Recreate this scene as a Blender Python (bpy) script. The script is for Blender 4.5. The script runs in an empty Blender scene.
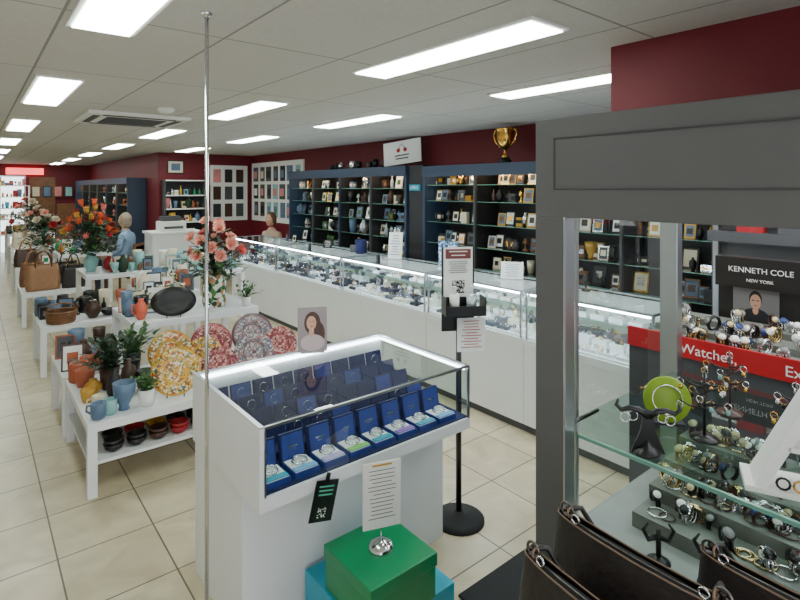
import bpy, math, random
from mathutils import Matrix, Vector
R = random.Random(7)
pi = math.pi
def lin(c):
    return tuple(((x/255)/12.92 if x/255 <= .04045 else ((x/255+.055)/1.055)**2.4) for x in c)
MATS = {}
def mat(name, c, rough=.5, metal=0, em=0, emc=None, noise=0, nscale=8, coat=0, bump=0):
    if name in MATS: return MATS[name]
    m = bpy.data.materials.new(name); m.use_nodes = True
    nt = m.node_tree; b = nt.nodes['Principled BSDF']
    col = (*lin(c), 1)
    b.inputs['Base Color'].default_value = col
    b.inputs['Roughness'].default_value = rough
    b.inputs['Metallic'].default_value = metal
    if coat: b.inputs['Coat Weight'].default_value = coat
    if em:
        b.inputs['Emission Color'].default_value = (*lin(emc or c), 1)
        b.inputs['Emission Strength'].default_value = em
    if noise or bump:
        tc = nt.nodes.new('ShaderNodeTexCoord'); n = nt.nodes.new('ShaderNodeTexNoise')
        n.inputs['Scale'].default_value = nscale; n.inputs['Detail'].default_value = 5
        nt.links.new(tc.outputs['Object'], n.inputs['Vector'])
        if noise:
            r = nt.nodes.new('ShaderNodeValToRGB')
            r.color_ramp.elements[0].position = .3; r.color_ramp.elements[1].position = .7
            r.color_ramp.elements[0].color = tuple(x*(1-noise) for x in col[:3])+(1,)
            r.color_ramp.elements[1].color = tuple(min(1, x*(1+noise)) for x in col[:3])+(1,)
            nt.links.new(n.outputs['Fac'], r.inputs['Fac']); nt.links.new(r.outputs['Color'], b.inputs['Base Color'])
        if bump:
            bp = nt.nodes.new('ShaderNodeBump'); bp.inputs['Strength'].default_value = bump; bp.inputs['Distance'].default_value = .01
            nt.links.new(n.outputs['Fac'], bp.inputs['Height']); nt.links.new(bp.outputs['Normal'], b.inputs['Normal'])
    MATS[name] = m
    return m
def patmat(name, cols, scale, rough=.25, ring=None):
    if name in MATS: return MATS[name]
    m = bpy.data.materials.new(name); m.use_nodes = True
    nt = m.node_tree; b = nt.nodes['Principled BSDF']; b.inputs['Roughness'].default_value = rough
    tc = nt.nodes.new('ShaderNodeTexCoord'); v = nt.nodes.new('ShaderNodeTexVoronoi'); v.inputs['Scale'].default_value = scale
    r = nt.nodes.new('ShaderNodeValToRGB'); r.color_ramp.interpolation = 'CONSTANT'
    sep = nt.nodes.new('ShaderNodeSeparateColor')
    nt.links.new(tc.outputs['Object'], v.inputs['Vector']); nt.links.new(v.outputs['Color'], sep.inputs['Color'])
    nt.links.new(sep.outputs['Red'], r.inputs['Fac'])
    els = r.color_ramp.elements
    while len(els) < len(cols): els.new(.5)
    for i, c in enumerate(cols):
        els[i].position = i/len(cols); els[i].color = (*lin(c), 1)
    if ring:
        ln = nt.nodes.new('ShaderNodeVectorMath'); ln.operation = 'LENGTH'; nt.links.new(tc.outputs['Object'], ln.inputs[0])
        r2 = nt.nodes.new('ShaderNodeValToRGB'); r2.color_ramp.interpolation = 'CONSTANT'
        mul = nt.nodes.new('ShaderNodeMath'); mul.operation = 'MULTIPLY'; mul.inputs[1].default_value = 6
        nt.links.new(ln.outputs['Value'], mul.inputs[0]); nt.links.new(mul.outputs[0], r2.inputs['Fac'])
        e2 = r2.color_ramp.elements
        st = [(0, 1), (.1, 0), (.42, 1), (.47, 0), (.5, 1), (.53, 0), (.84, 1)]
        while len(e2) < len(st): e2.new(.5)
        for i, (p, q) in enumerate(st): e2[i].position = p; e2[i].color = (q, q, q, 1)
        mx = nt.nodes.new('ShaderNodeMix'); mx.data_type = 'RGBA'
        nt.links.new(r2.outputs['Color'], mx.inputs[0]); nt.links.new(r.outputs['Color'], mx.inputs[6]); mx.inputs[7].default_value = (*lin(ring), 1)
        nt.links.new(mx.outputs[2], b.inputs['Base Color'])
    else: nt.links.new(r.outputs['Color'], b.inputs['Base Color'])
    MATS[name] = m
    return m
def glassmat(name, tint=(243, 251, 248)):
    m = bpy.data.materials.new(name); m.use_nodes = True
    nt = m.node_tree; nt.nodes.clear()
    o = nt.nodes.new('ShaderNodeOutputMaterial'); mx = nt.nodes.new('ShaderNodeMixShader')
    t = nt.nodes.new('ShaderNodeBsdfTransparent'); g = nt.nodes.new('ShaderNodeBsdfGlossy'); f = nt.nodes.new('ShaderNodeLayerWeight')
    t.inputs['Color'].default_value = (*lin(tint), 1); g.inputs['Roughness'].default_value = .01
    f.inputs['Blend'].default_value = .5
    p = nt.nodes.new('ShaderNodeMath'); p.operation = 'POWER'; p.inputs[1].default_value = 4.5
    ma = nt.nodes.new('ShaderNodeMath'); ma.operation = 'MULTIPLY_ADD'; ma.inputs[1].default_value = .85; ma.inputs[2].default_value = .085
    nt.links.new(f.outputs['Facing'], p.inputs[0]); nt.links.new(p.outputs[0], ma.inputs[0])
    nt.links.new(ma.outputs[0], mx.inputs[0]); nt.links.new(t.outputs[0], mx.inputs[1]); nt.links.new(g.outputs[0], mx.inputs[2])
    nt.links.new(mx.outputs[0], o.inputs['Surface'])
    MATS[name] = m
    return m
class MB:
    def __init__(s): s.v = []; s.f = []; s.m = []; s.sm = []; s.mats = []
    def mi(s, m):
        if m not in s.mats: s.mats.append(m)
        return s.mats.index(m)
    def add(s, vs, fs, m, M=None, sm=False):
        n = len(s.v); k = s.mi(m)
        for p in vs:
            p = Vector(p)
            if M is not None: p = M @ p
            s.v.append(p[:])
        for f in fs: s.f.append([i+n for i in f]); s.m.append(k); s.sm.append(sm)
    def box(s, x0, x1, y0, y1, z0, z1, m, M=None):
        vs = [(x0,y0,z0),(x1,y0,z0),(x1,y1,z0),(x0,y1,z0),(x0,y0,z1),(x1,y0,z1),(x1,y1,z1),(x0,y1,z1)]
        s.add(vs, [(0,3,2,1),(4,5,6,7),(0,1,5,4),(1,2,6,5),(2,3,7,6),(3,0,4,7)], m, M)
    def pane(s, x0, x1, y0, y1, z0, z1, m):
        d = [x1-x0, y1-y0, z1-z0]; k = d.index(min(d))
        if k == 0: x = (x0+x1)/2; vs = [(x,y0,z0),(x,y1,z0),(x,y1,z1),(x,y0,z1)]
        elif k == 1: y = (y0+y1)/2; vs = [(x0,y,z0),(x1,y,z0),(x1,y,z1),(x0,y,z1)]
        else: z = z1; vs = [(x0,y0,z),(x1,y0,z),(x1,y1,z),(x0,y1,z)]
        s.add(vs, [(0,1,2,3)], m)
    def lathe(s, prof, m, loc=(0,0,0), seg=16, M=None, sx=1, sy=1):
        vs = []; fs = []
        for (r, z) in prof:
            for i in range(seg):
                a = 2*pi*i/seg; vs.append((loc[0]+r*math.cos(a)*sx, loc[1]+r*math.sin(a)*sy, loc[2]+z))
        for j in range(len(prof)-1):
            for i in range(seg):
                k = (i+1) % seg; fs.append((j*seg+i, j*seg+k, (j+1)*seg+k, (j+1)*seg+i))
        if prof[0][0] > 1e-4: fs.append(tuple(range(seg))[::-1])
        if prof[-1][0] > 1e-4: fs.append(tuple((len(prof)-1)*seg+i for i in range(seg)))
        s.add(vs, fs, m, M, True)
    def cyl(s, loc, r, h, m, seg=16, M=None):
        s.lathe([(r, 0), (r, h)], m, loc, seg, M)
    def ell(s, c, rx, ry, rz, m, seg=12, M=None):
        n = seg//2+1
        prof = [(max(1e-5, math.sin(pi*i/n)), -math.cos(pi*i/n)) for i in range(n+1)]
        vs = []; fs = []
        for r, z in prof:
            for i in range(seg):
                a = 2*pi*i/seg; vs.append((c[0]+r*math.cos(a)*rx, c[1]+r*math.sin(a)*ry, c[2]+z*rz))
        for j in range(n):
            for i in range(seg):
                k = (i+1) % seg; fs.append((j*seg+i, j*seg+k, (j+1)*seg+k, (j+1)*seg+i))
        s.add(vs, fs, m, M, True)
    def tube(s, pts, r, m, seg=6, closed=False, M=None):
        P = [Vector(p) for p in pts]; n = len(P); vs = []; fs = []
        rr = r if isinstance(r, (list, tuple)) else [r]*n
        up = None
        for i in range(n):
            if closed: d = P[(i+1) % n]-P[i-1]
            else: d = P[min(i+1, n-1)]-P[max(i-1, 0)]
            d.normalize()
            if up is None:
                up = Vector((0,0,1)) if abs(d.z) < .9 else Vector((1,0,0))
            a = d.cross(up)
            if a.length < 1e-5: a = d.cross(Vector((.3,.9,.1)))
            a.normalize(); b = a.cross(d).normalized(); up = b
            for k in range(seg):
                t = 2*pi*k/seg; vs.append(P[i]+(a*math.cos(t)+b*math.sin(t))*rr[i])
        for i in range(n if closed else n-1):
            j = (i+1) % n
            for k in range(seg):
                l = (k+1) % seg; fs.append((i*seg+k, i*seg+l, j*seg+l, j*seg+k))
        if not closed:
            fs.append(tuple(range(seg))[::-1]); fs.append(tuple((n-1)*seg+k for k in range(seg)))
        s.add(vs, fs, m, M, True)
    def ring(s, c, R_, r, m, M=None, seg=12, k=5, axis='z', sx=1):
        pts = []
        for i in range(seg):
            a = 2*pi*i/seg; ca, sa = R_*math.cos(a)*sx, R_*math.sin(a)
            q = {'z': (ca, sa, 0), 'y': (ca, 0, sa), 'x': (0, ca, sa)}[axis]
            pts.append((c[0]+q[0], c[1]+q[1], c[2]+q[2]))
        s.tube(pts, r, m, k, True, M)
    def leaf(s, p, d, L, w, m, bend=.3):
        d = Vector(d).normalized(); p = Vector(p)
        side = d.cross(Vector((0,0,1)))
        if side.length < .1: side = Vector((1,0,0))
        side.normalize(); up = side.cross(d)
        q = [p, p+d*L*.35+side*w*.5+up*w*.15, p+d*L*.35, p+d*L*.35-side*w*.5+up*w*.15,
             p+d*L*.7+side*w*.4-up*bend*L*.15, p+d*L*.7-up*bend*L*.2, p+d*L*.7-side*w*.4-up*bend*L*.15, p+d*L-up*bend*L*.5]
        s.add(q, [(0,1,2),(0,2,3),(1,4,5,2),(2,5,6,3),(4,7,5),(5,7,6)], m, None, True)
    def obj(s, name, bevel=0, parent=None):
        me = bpy.data.meshes.new(name); me.from_pydata(s.v, [], s.f)
        for m in s.mats: me.materials.append(m)
        me.polygons.foreach_set('material_index', s.m); me.polygons.foreach_set('use_smooth', s.sm)
        me.update()
        o = bpy.data.objects.new(name, me); bpy.context.scene.collection.objects.link(o)
        if bevel:
            b = o.modifiers.new('bevel', 'BEVEL'); b.width = bevel; b.segments = 2; b.limit_method = 'ANGLE'; b.angle_limit = 1.0
        if parent: o.parent = parent
        return o
def MT(x, y, z, rz=0, rx=0, ry=0):
    return Matrix.Translation((x, y, z)) @ Matrix.Rotation(rz, 4, 'Z') @ Matrix.Rotation(ry, 4, 'Y') @ Matrix.Rotation(rx, 4, 'X')
def empty(name):
    e = bpy.data.objects.new(name, None); bpy.context.scene.collection.objects.link(e); return e
def text(body, size, M, m, parent, name='lettering', extr=.0006, align='CENTER'):
    c = bpy.data.curves.new(name, 'FONT'); c.body = body; c.size = size; c.align_x = align; c.align_y = 'CENTER'; c.extrude = extr
    c.materials.append(m)
    o = bpy.data.objects.new(name, c); bpy.context.scene.collection.objects.link(o)
    o.matrix_world = M
    if parent: o.parent = parent
    return o
# ---------- materials ----------
white = mat('white_laminate', (232, 234, 238), .35, noise=.02, nscale=3)
whitem = mat('white_matte', (235, 235, 232), .6, noise=.02)
red = mat('red_paint', (106, 10, 28), .6, noise=.06, nscale=4)
grey = mat('grey_paint', (90, 90, 92), .5, noise=.03, nscale=5)
greyd = mat('grey_dark', (70, 71, 75), .5, noise=.03)
blueg = mat('blue_grey_laminate', (44, 60, 84), .5, noise=.04)
darkin = mat('dark_cabinet_interior', (32, 31, 34), .55, noise=.1)
black = mat('black_plastic', (16, 16, 18), .35, noise=.1)
blackm = mat('black_matte', (22, 22, 24), .8, noise=.1)
chrome = mat('chrome', (215, 217, 220), .12, 1, noise=.02)
alu = mat('brushed_aluminium', (190, 193, 198), .3, 1, noise=.03)
steel = mat('dark_steel', (110, 106, 104), .3, 1, noise=.03)
silver = mat('silver_jewellery', (225, 225, 228), .15, 1, noise=.02)
gold = mat('gold', (222, 172, 84), .2, 1, noise=.03)
pgold = mat('pale_gold', (214, 190, 140), .25, 1, noise=.03)
navy = mat('navy_velvet', (16, 25, 80), .75, noise=.1, nscale=30)
navy2 = mat('blue_satin', (40, 58, 136), .5, noise=.08, nscale=30)
led = mat('led_strip', (235, 242, 255), .5, em=17)
ledc = mat('led_strip_counter', (225, 236, 255), .5, em=52)
panel = mat('light_diffuser', (240, 250, 246), .5, em=18, emc=(238, 250, 240))
panel2 = mat('display_fill_glow', (240, 250, 246), .5, em=7, emc=(244, 248, 250))  # glow for the panels added to brighten the right cabinet and window display
warm = mat('warm_downlight', (255, 214, 150), .5, em=80)
strip = mat('cabinet_fill_glow', (255, 228, 190), .5, em=26)  # glow for the strip added inside the wall cabinets
green = mat('green_gloss_card', (4, 132, 82), .3, noise=.05)
turq = mat('turquoise_card', (20, 160, 190), .35, noise=.05)
wood = mat('brown_wood', (120, 78, 48), .5, noise=.25, nscale=14)
tan = mat('tan_leather', (150, 108, 74), .5, noise=.12, nscale=20, bump=.2)
bleather = mat('black_leather', (34, 28, 27), .36, noise=.15, nscale=60, bump=.25)
piping = mat('leather_piping', (120, 96, 78), .45, noise=.1)
leafg = mat('leaf_green', (48, 88, 36), .5, noise=.3, nscale=20)
leafd = mat('leaf_dark', (22, 50, 26), .5, noise=.3, nscale=20)
glass = glassmat('clear_glass')
glassg = glassmat('green_tint_glass', (214, 236, 228))
gedge = mat('glass_edge_green', (110, 160, 145), .15, noise=.05)
paper = mat('paper', (240, 240, 238), .7, noise=.01)
ink = mat('ink', (35, 35, 40), .7, noise=.01)
inkr = mat('ink_red', (180, 50, 46), .7, noise=.01)
rose = mat('rose_pink', (220, 104, 100), .6, noise=.15, nscale=25)
rose2 = mat('rose_pale', (236, 166, 150), .6, noise=.12, nscale=25)
orange = mat('protea_orange', (208, 84, 40), .6, noise=.25, nscale=25)
redf = mat('flower_red', (160, 26, 34), .6, noise=.25, nscale=25)
terr = mat('terracotta', (170, 88, 58), .6, noise=.12)
must = mat('mustard_glaze', (196, 146, 44), .35, noise=.15)
slate = mat('slate_blue_glaze', (88, 112, 140), .35, noise=.15)
aqua = mat('aqua_glaze', (136, 184, 184), .3, noise=.1)
cream = mat('cream_glaze', (222, 210, 186), .4, noise=.1)
pink = mat('pink_glaze', (206, 130, 130), .4, noise=.12)
brown = mat('dark_brown_glaze', (64, 38, 28), .35, noise=.2)
skin = mat('skin', (206, 156, 130), .5, noise=.05)
platey = patmat('plate_mosaic_yellow', [(222, 166, 40), (236, 222, 185), (180, 84, 50), (226, 180, 60), (90, 116, 90), (240, 226, 190)], 85, ring=(222, 166, 50))
platep = patmat('plate_mosaic_pink', [(180, 96, 100), (220, 180, 170), (120, 54, 66), (206, 130, 124)], 80, ring=(150, 70, 78))
platef = patmat('plate_floral', [(236, 226, 206), (214, 136, 50), (230, 216, 190), (90, 130, 80), (224, 166, 60), (190, 80, 60)], 80, ring=(206, 160, 60))
plateb = patmat('plate_blue', [(150, 150, 160), (215, 205, 200), (110, 112, 130), (180, 130, 128)], 80, ring=(120, 96, 104))
trop = patmat('tropical_leaf_pattern', [(232, 232, 222), (40, 90, 50), (226, 228, 214), (80, 130, 70), (180, 130, 90), (30, 70, 44)], 30)
bluep = patmat('blue_patterned_fabric', [(70, 120, 170), (225, 232, 238), (40, 80, 140), (190, 210, 225)], 60, .8)
coral = mat('coral', (214, 96, 70), .4, noise=.05)

# ---------- room shell ----------
CZ = 2.41
def tilemat(name, c1, c2, mort, w, h, ms, off, rough, vein=True):
    m = bpy.data.materials.new(name); m.use_nodes = True; nt = m.node_tree; b = nt.nodes['Principled BSDF']
    tc = nt.nodes.new('ShaderNodeTexCoord'); mp = nt.nodes.new('ShaderNodeMapping'); mp.inputs['Location'].default_value = off
    br = nt.nodes.new('ShaderNodeTexBrick'); br.offset = 0; br.squash = 1
    br.inputs['Scale'].default_value = 1; br.inputs['Brick Width'].default_value = w; br.inputs['Row Height'].default_value = h
    br.inputs['Mortar Size'].default_value = ms; br.inputs['Mortar Smooth'].default_value = .1; br.inputs['Bias'].default_value = 0
    br.inputs['Color1'].default_value = (*lin(c1), 1); br.inputs['Color2'].default_value = (*lin(c2), 1); br.inputs['Mortar'].default_value = (*lin(mort), 1)
    nt.links.new(tc.outputs['Object'], mp.inputs['Vector']); nt.links.new(mp.outputs[0], br.inputs['Vector'])
    b.inputs['Roughness'].default_value = rough
    n = nt.nodes.new('ShaderNodeTexNoise'); n.inputs['Scale'].default_value = 4 if vein else 60; n.inputs['Detail'].default_value = 8; n.inputs['Distortion'].default_value = 1.2 if vein else 0
    nt.links.new(tc.outputs['Object'], n.inputs['Vector'])
    r = nt.nodes.new('ShaderNodeValToRGB'); r.color_ramp.elements[0].position = .3; r.color_ramp.elements[1].position = .65
    lo = .74 if vein else .95
    r.color_ramp.elements[0].color = (lo, lo*.97, lo*.9, 1); r.color_ramp.elements[1].color = (1, 1, 1, 1)
    mx = nt.nodes.new('ShaderNodeMix'); mx.data_type = 'RGBA'; mx.blend_type = 'MULTIPLY'; mx.inputs[0].default_value = 1
    nt.links.new(n.outputs['Fac'], r.inputs['Fac']); nt.links.new(br.outputs['Color'], mx.inputs[6]); nt.links.new(r.outputs['Color'], mx.inputs[7])
    nt.links.new(mx.outputs[2], b.inputs['Base Color'])
    bp = nt.nodes.new('ShaderNodeBump'); bp.inputs['Strength'].default_value = .4; bp.inputs['Distance'].default_value = .003; bp.invert = True
    nt.links.new(br.outputs['Fac'], bp.inputs['Height']); nt.links.new(bp.outputs['Normal'], b.inputs['Normal'])
    return m
floorm = tilemat('floor_tiles', (216, 204, 176), (204, 191, 162), (104, 94, 78), .42, .42, .004, (-.32+.42*10, -3.37+.42*20, 0), .3)
ceilm = tilemat('ceiling_tiles', (210, 208, 204), (204, 203, 200), (146, 145, 142), .6, 1.2, .006, (-1.47+6, -1.1+24, 0), .85, False)
def slab(name, *a, bevel=0):
    b = MB(); b.box(*a); return b.obj(name, bevel)
YB = 18.0
slab('floor', -2.6, 4.6, -2.2, YB, -.1, 0, floorm)
slab('ceiling', -2.6, 4.6, -2.2, YB, CZ, CZ+.1, ceilm)
slab('wall_right', 4.5, 4.6, -2.1, 10.4, 0, CZ, red)
slab('wall_left', -2.6, -2.5, -2.1, YB, 0, CZ, whitem)
b = MB(); b.box(-2.5, .6, YB-.1, YB, 0, CZ, red); b.box(1.2, 2.7, YB-.1, YB, 0, CZ, red); b.box(.6, 1.2, YB-.1, YB, 2.1, CZ, red); b.obj('wall_back')
slab('wall_partition', 2.7, 4.6, 10.4, 10.5, 0, CZ, red)
slab('wall_rear_right', 2.7, 2.8, 10.5, YB, 0, CZ, red)
b = MB()
b.box(-2.5, 4.5, -2.2, -2.1, 2.2, CZ, grey); b.box(-2.5, -2.2, -2.2, -2.1, 0, 2.2, grey); b.box(4.3, 4.5, -2.2, -2.1, 0, 2.2, grey); b.box(1.2, 1.4, -2.2, -2.1, 0, 2.2, grey)
b.box(1.4, 4.3, -2.2, -2.1, 0, .3, grey)
b.obj('wall_front')
b = MB(); b.pane(1.4, 4.3, -2.155, -2.145, .3, 2.2, glass); b.obj('window_1')
slab('trim_bulkhead', 2.33, 4.5, -2.1, 1.3, 1.95, CZ, red)
slab('wall_display_back', 3.5, 3.56, -2.1, 1.3, 0, 1.95, grey)
for X in (.42, 1.79, 2.93):
    for i in range(7):
        Y = 1.87+2.45*i
        if X > 2.5 and Y > 10: continue
        if Y > 17: continue
        b = MB(); b.box(X-.125, X+.125, Y-.62, Y+.62, CZ-.012, CZ-.001, whitem)
        b.box(X-.105, X+.105, Y-.6, Y+.6, CZ-.018, CZ-.012, panel)
        b.obj('ceiling_light')
b = MB(); x, y = 1.19, 5.5
b.box(x-.42, x+.42, y-.42, y+.42, CZ-.03, CZ-.001, whitem)
for i in range(7): b.box(x-.25, x+.25, y-.24+i*.075, y-.2+i*.075, CZ-.036, CZ-.03, greyd)
for a in (-1, 1):
    b.box(x+a*.34-.03, x+a*.34+.03, y-.3, y+.3, CZ-.034, CZ-.03, greyd); b.box(x-.3, x+.3, y+a*.34-.03, y+a*.34+.03, CZ-.034, CZ-.03, greyd)
b.obj('air_conditioning_cassette', .004)
b = MB(); b.lathe([(.07, 0), (.07, -.015), (.045, -.04), (0, -.042)], whitem, (1.25, 4.6, CZ-.001)); b.obj('smoke_detector')
b = MB(); b.cyl((.69, 2.0, 0), .0075, CZ, chrome, 12); b.lathe([(.03, 0), (.03, .006), (.012, .02)], chrome, (.69, 2.0, 0)); b.lathe([(.012, -.02), (.02, -.006), (.02, -.001)], chrome, (.69, 2.0, CZ))
b.obj('chrome_pole')

# ---------- jewellery helpers ----------
def watch(b, x, y, z, rz, face, band, s=1, tilt=-.5):
    M = MT(x, y, z, rz, tilt)
    pts = [(0, .026*s*math.cos(2*pi*i/10), .03*s+.03*s*math.sin(2*pi*i/10)) for i in range(10)]
    for dx in (-.005*s, .005*s): b.tube([(dx, p[1], p[2]) for p in pts], .005*s, band, 4, True, M)
    M2 = M @ Matrix.Translation((0, -.027*s, .03*s)) @ Matrix.Rotation(pi/2, 4, 'X')
    b.cyl((0, 0, 0), .018*s, .007*s, band, 12, M2); b.cyl((0, 0, .007*s), .015*s, .001*s, face, 12, M2)
faces = [mat('dial_white', (235, 235, 230), .3), black, mat('dial_blue', (40, 60, 120), .3), mat('dial_gold', (200, 180, 140), .3), mat('dial_grey', (130, 130, 130), .3)]
def jewels(b, x0, x1, y0, y1, z, pads, n, seed):
    r = random.Random(seed)
    rows = max(1, int((x1-x0)/.11)); cols = max(1, int((y1-y0)/.12))
    for i in range(rows):
        for j in range(cols):
            x = x0+.055+i*(x1-x0-.03)/rows; y = y0+.06+j*(y1-y0)/cols
            pm = r.choice(pads); h = .015+.025*i+r.random()*.02
            b.box(-.04, .04, -.05, .05, 0, h, pm, MT(x, y, z))
            for k in range(n):
                m = r.choice([silver, silver, gold, silver, black])
                b.ring((x-.025+.05*r.random(), y-.035+.07*r.random(), z+h+.012), .013, .0035, m, seg=8, k=4, axis=r.choice('xy'))
            if r.random() < .4:
                hh = .05+.03*r.random(); pm2 = r.choice(pads)
                b.lathe([(.03, 0), (.03, .008), (.012, .02), (.03, hh*.6), (.034, hh*.75), (.012, hh*.9), (.012, hh)], pm2, (x, y, z+h), 10, sx=.6)
                b.ring((x-.012, y, z+h+hh*.72), .028, .003, r.choice([silver, gold, black]), seg=10, k=4, axis='x')
# ---------- long counter ----------
segsY = [(6.34, 7.8), (4.79, 6.3), (3.44, 4.75), (2.4, 3.4), (1.45, 2.36)]
wpad = mat('white_pad', (240, 240, 242), .6); cpad = mat('cream_pad', (225, 220, 205), .6); bpad = mat('navy_pad', (22, 26, 54), .6); gpad = mat('grey_pad', (96, 100, 110), .6)
for k, (y0, y1) in enumerate(segsY):
    e = empty('jewellery_counter'); x0, x1 = 3.07, 3.58
    b = MB()
    b.box(x0+.03, x1, y0-.018, y1+.018, 0, .06, greyd); b.box(x0+.005, x1, y0-.018, y1+.018, .06, .62, white)
    b.box(x0-.005, x1, y0-.018, y1+.018, .62, .67, white)
    b.box(x0+.02, x1-.02, y0, y1, .67, .68, wpad)
    t = .012
    for xx in (x0, x1-t):
        for yy in (y0, y1-t): b.box(xx, xx+t, yy, yy+t, .67, 1.0, alu)
    for xx in (x0, x1-t):
        b.box(xx, xx+t, y0, y1, 1.0, 1.012, alu)
    for yy in (y0, y1-t): b.box(x0+t, x1-t, yy, yy+t, 1.0, 1.012, alu)
    b.box(x0+.013, x0+.03, y0+.03, y1-.03, .985, .999, ledc)
    b.box(x1-.02, x1-.012, y0+.02, y1-.02, .68, .99, whitem)
    b.obj('cabinet_body', parent=e)
    g = MB(); g.pane(x0+.003, x0+.008, y0+t, y1-t, .67, 1.0, glass); g.pane(x0+t, x1-t, y0+t, y1-t, 1.002, 1.008, glass)
    g.pane(x0+t, x1-t, y0+.003, y0+.008, .67, 1.0, glass)
    g.pane(x0+.24, x1-.03, y0+.02, y1-.02, .84, .846, glassg)
    g.obj('glass_panes', parent=e)
    j = MB(); j.box(x0+.237, x0+.24, y0+.02, y1-.02, .84, .846, gedge)
    pads = [[bpad, gpad, wpad], [bpad, bpad, gpad, wpad], [wpad, cpad, gpad, bpad], [wpad, wpad, cpad, gpad], [wpad, wpad, gpad]][k]
    jewels(j, x0+.04, x1-.04, y0+.03, y1-.03, .68, pads, 3, k)
    jewels(j, x0+.25, x1-.05, y0+.05, y1-.05, .846, pads, 2, k+20)
    j.obj('jewellery_pads', parent=e)

# ---------- goods ----------
cols = [terr, must, slate, aqua, cream, pink, brown, black, whitem, wood, green, leafd, gold, silver]
def vase(b, x, y, z, h, w, m, kind=0, seg=14):
    P = [[(.5, 0), (.9, .3), (1, .55), (.6, .8), (.35, .92), (.45, 1), (.38, 1), (.3, .9)],
         [(.7, 0), (.85, .4), (.95, 1), (.85, 1), (.8, .3)],
         [(.35, 0), (.9, .25), (1, .5), (.8, .75), (.3, .85), (.3, 1), (.22, 1)],
         [(.9, 0), (1, .1), (1, .9), (.9, 1), (.8, .95), (.8, .3)],
         [(.5, 0), (.4, .15), (.9, .6), (1, 1), (.92, 1), (.8, .6), (.2, .3)]][kind]
    b.lathe([(r*w/2, q*h) for r, q in P], m, (x, y, z), seg)
def mug(b, x, y, z, m, s=1, ang=0):
    b.lathe([(.033*s, 0), (.04*s, .02*s), (.042*s, .09*s), (.037*s, .09*s), (.034*s, .03*s), (0, .025*s)], m, (x, y, z), 14)
    M = MT(x, y, z, ang); b.tube([(.04*s, 0, .075*s), (.065*s, 0, .07*s), (.068*s, 0, .04*s), (.04*s, 0, .025*s)], .006*s, m, 6, M=M)
def goods(b, x, y, z, r, hmax=.2, ang=0, palette=None, mode='mix'):
    p = palette or cols; m = r.choice(p); q = r.random()
    if mode == 'ceramic':
        q = [.1, .1, .1, .95, .95, .8, .6][r.randrange(7)] if q < .9 else .6
    if mode == 'shelf': q = [.4, .6, .6, .6, .8, .9, .1, .4][r.randrange(8)]
    if q < .35: h = min(hmax, .08+.14*r.random()); vase(b, x, y, z, h, min(.13, h*(.5+.35*r.random())), m, r.randrange(5), 12)
    elif q < .5:
        h = min(hmax, .05+.08*r.random()); b.box(-.035, .035, -.03, .03, 0, h, m, MT(x, y, z, ang+r.random()*.5)); b.box(-.036, .036, -.031, .031, h*.3, h*.7, r.choice(p), MT(x, y, z, ang+.1))
    elif q < .7:
        h = min(hmax, .1+.09*r.random()); w = h*.75; M = MT(x, y, z, ang, -.2)
        b.box(-w/2, w/2, 0, .012, 0, h, m, M); b.box(-w/2+.012, w/2-.012, -.002, 0, .012, h-.012, r.choice([paper, cream, greyd, slate]), M); b.box(-w/4, w/4, -.003, -.002, h*.3, h*.7, r.choice(p), M)
        b.box(-.01, .01, .01, .05, 0, .01, black, MT(x, y, z, ang))
    elif q < .85:
        h = min(hmax, .1+.08*r.random()); b.lathe([(.022, 0), (.024, h*.55), (.008, h*.75), (.008, h), (0, h)], m, (x, y, z), 10)
    elif mode == 'ceramic' and q > .9: mug(b, x, y, z, m, min(1, hmax/.1), r.random()*6)
    else:
        h = min(hmax, .12); b.lathe([(.03, 0), (.03, .01), (.008, .02), (.01, h*.5), (.03, h*.62), (.02, h*.8), (.012, h)], m, (x, y, z), 10); b.ell((x, y, z+h*.92), .015, .015, h*.1, m, 8)
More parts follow.
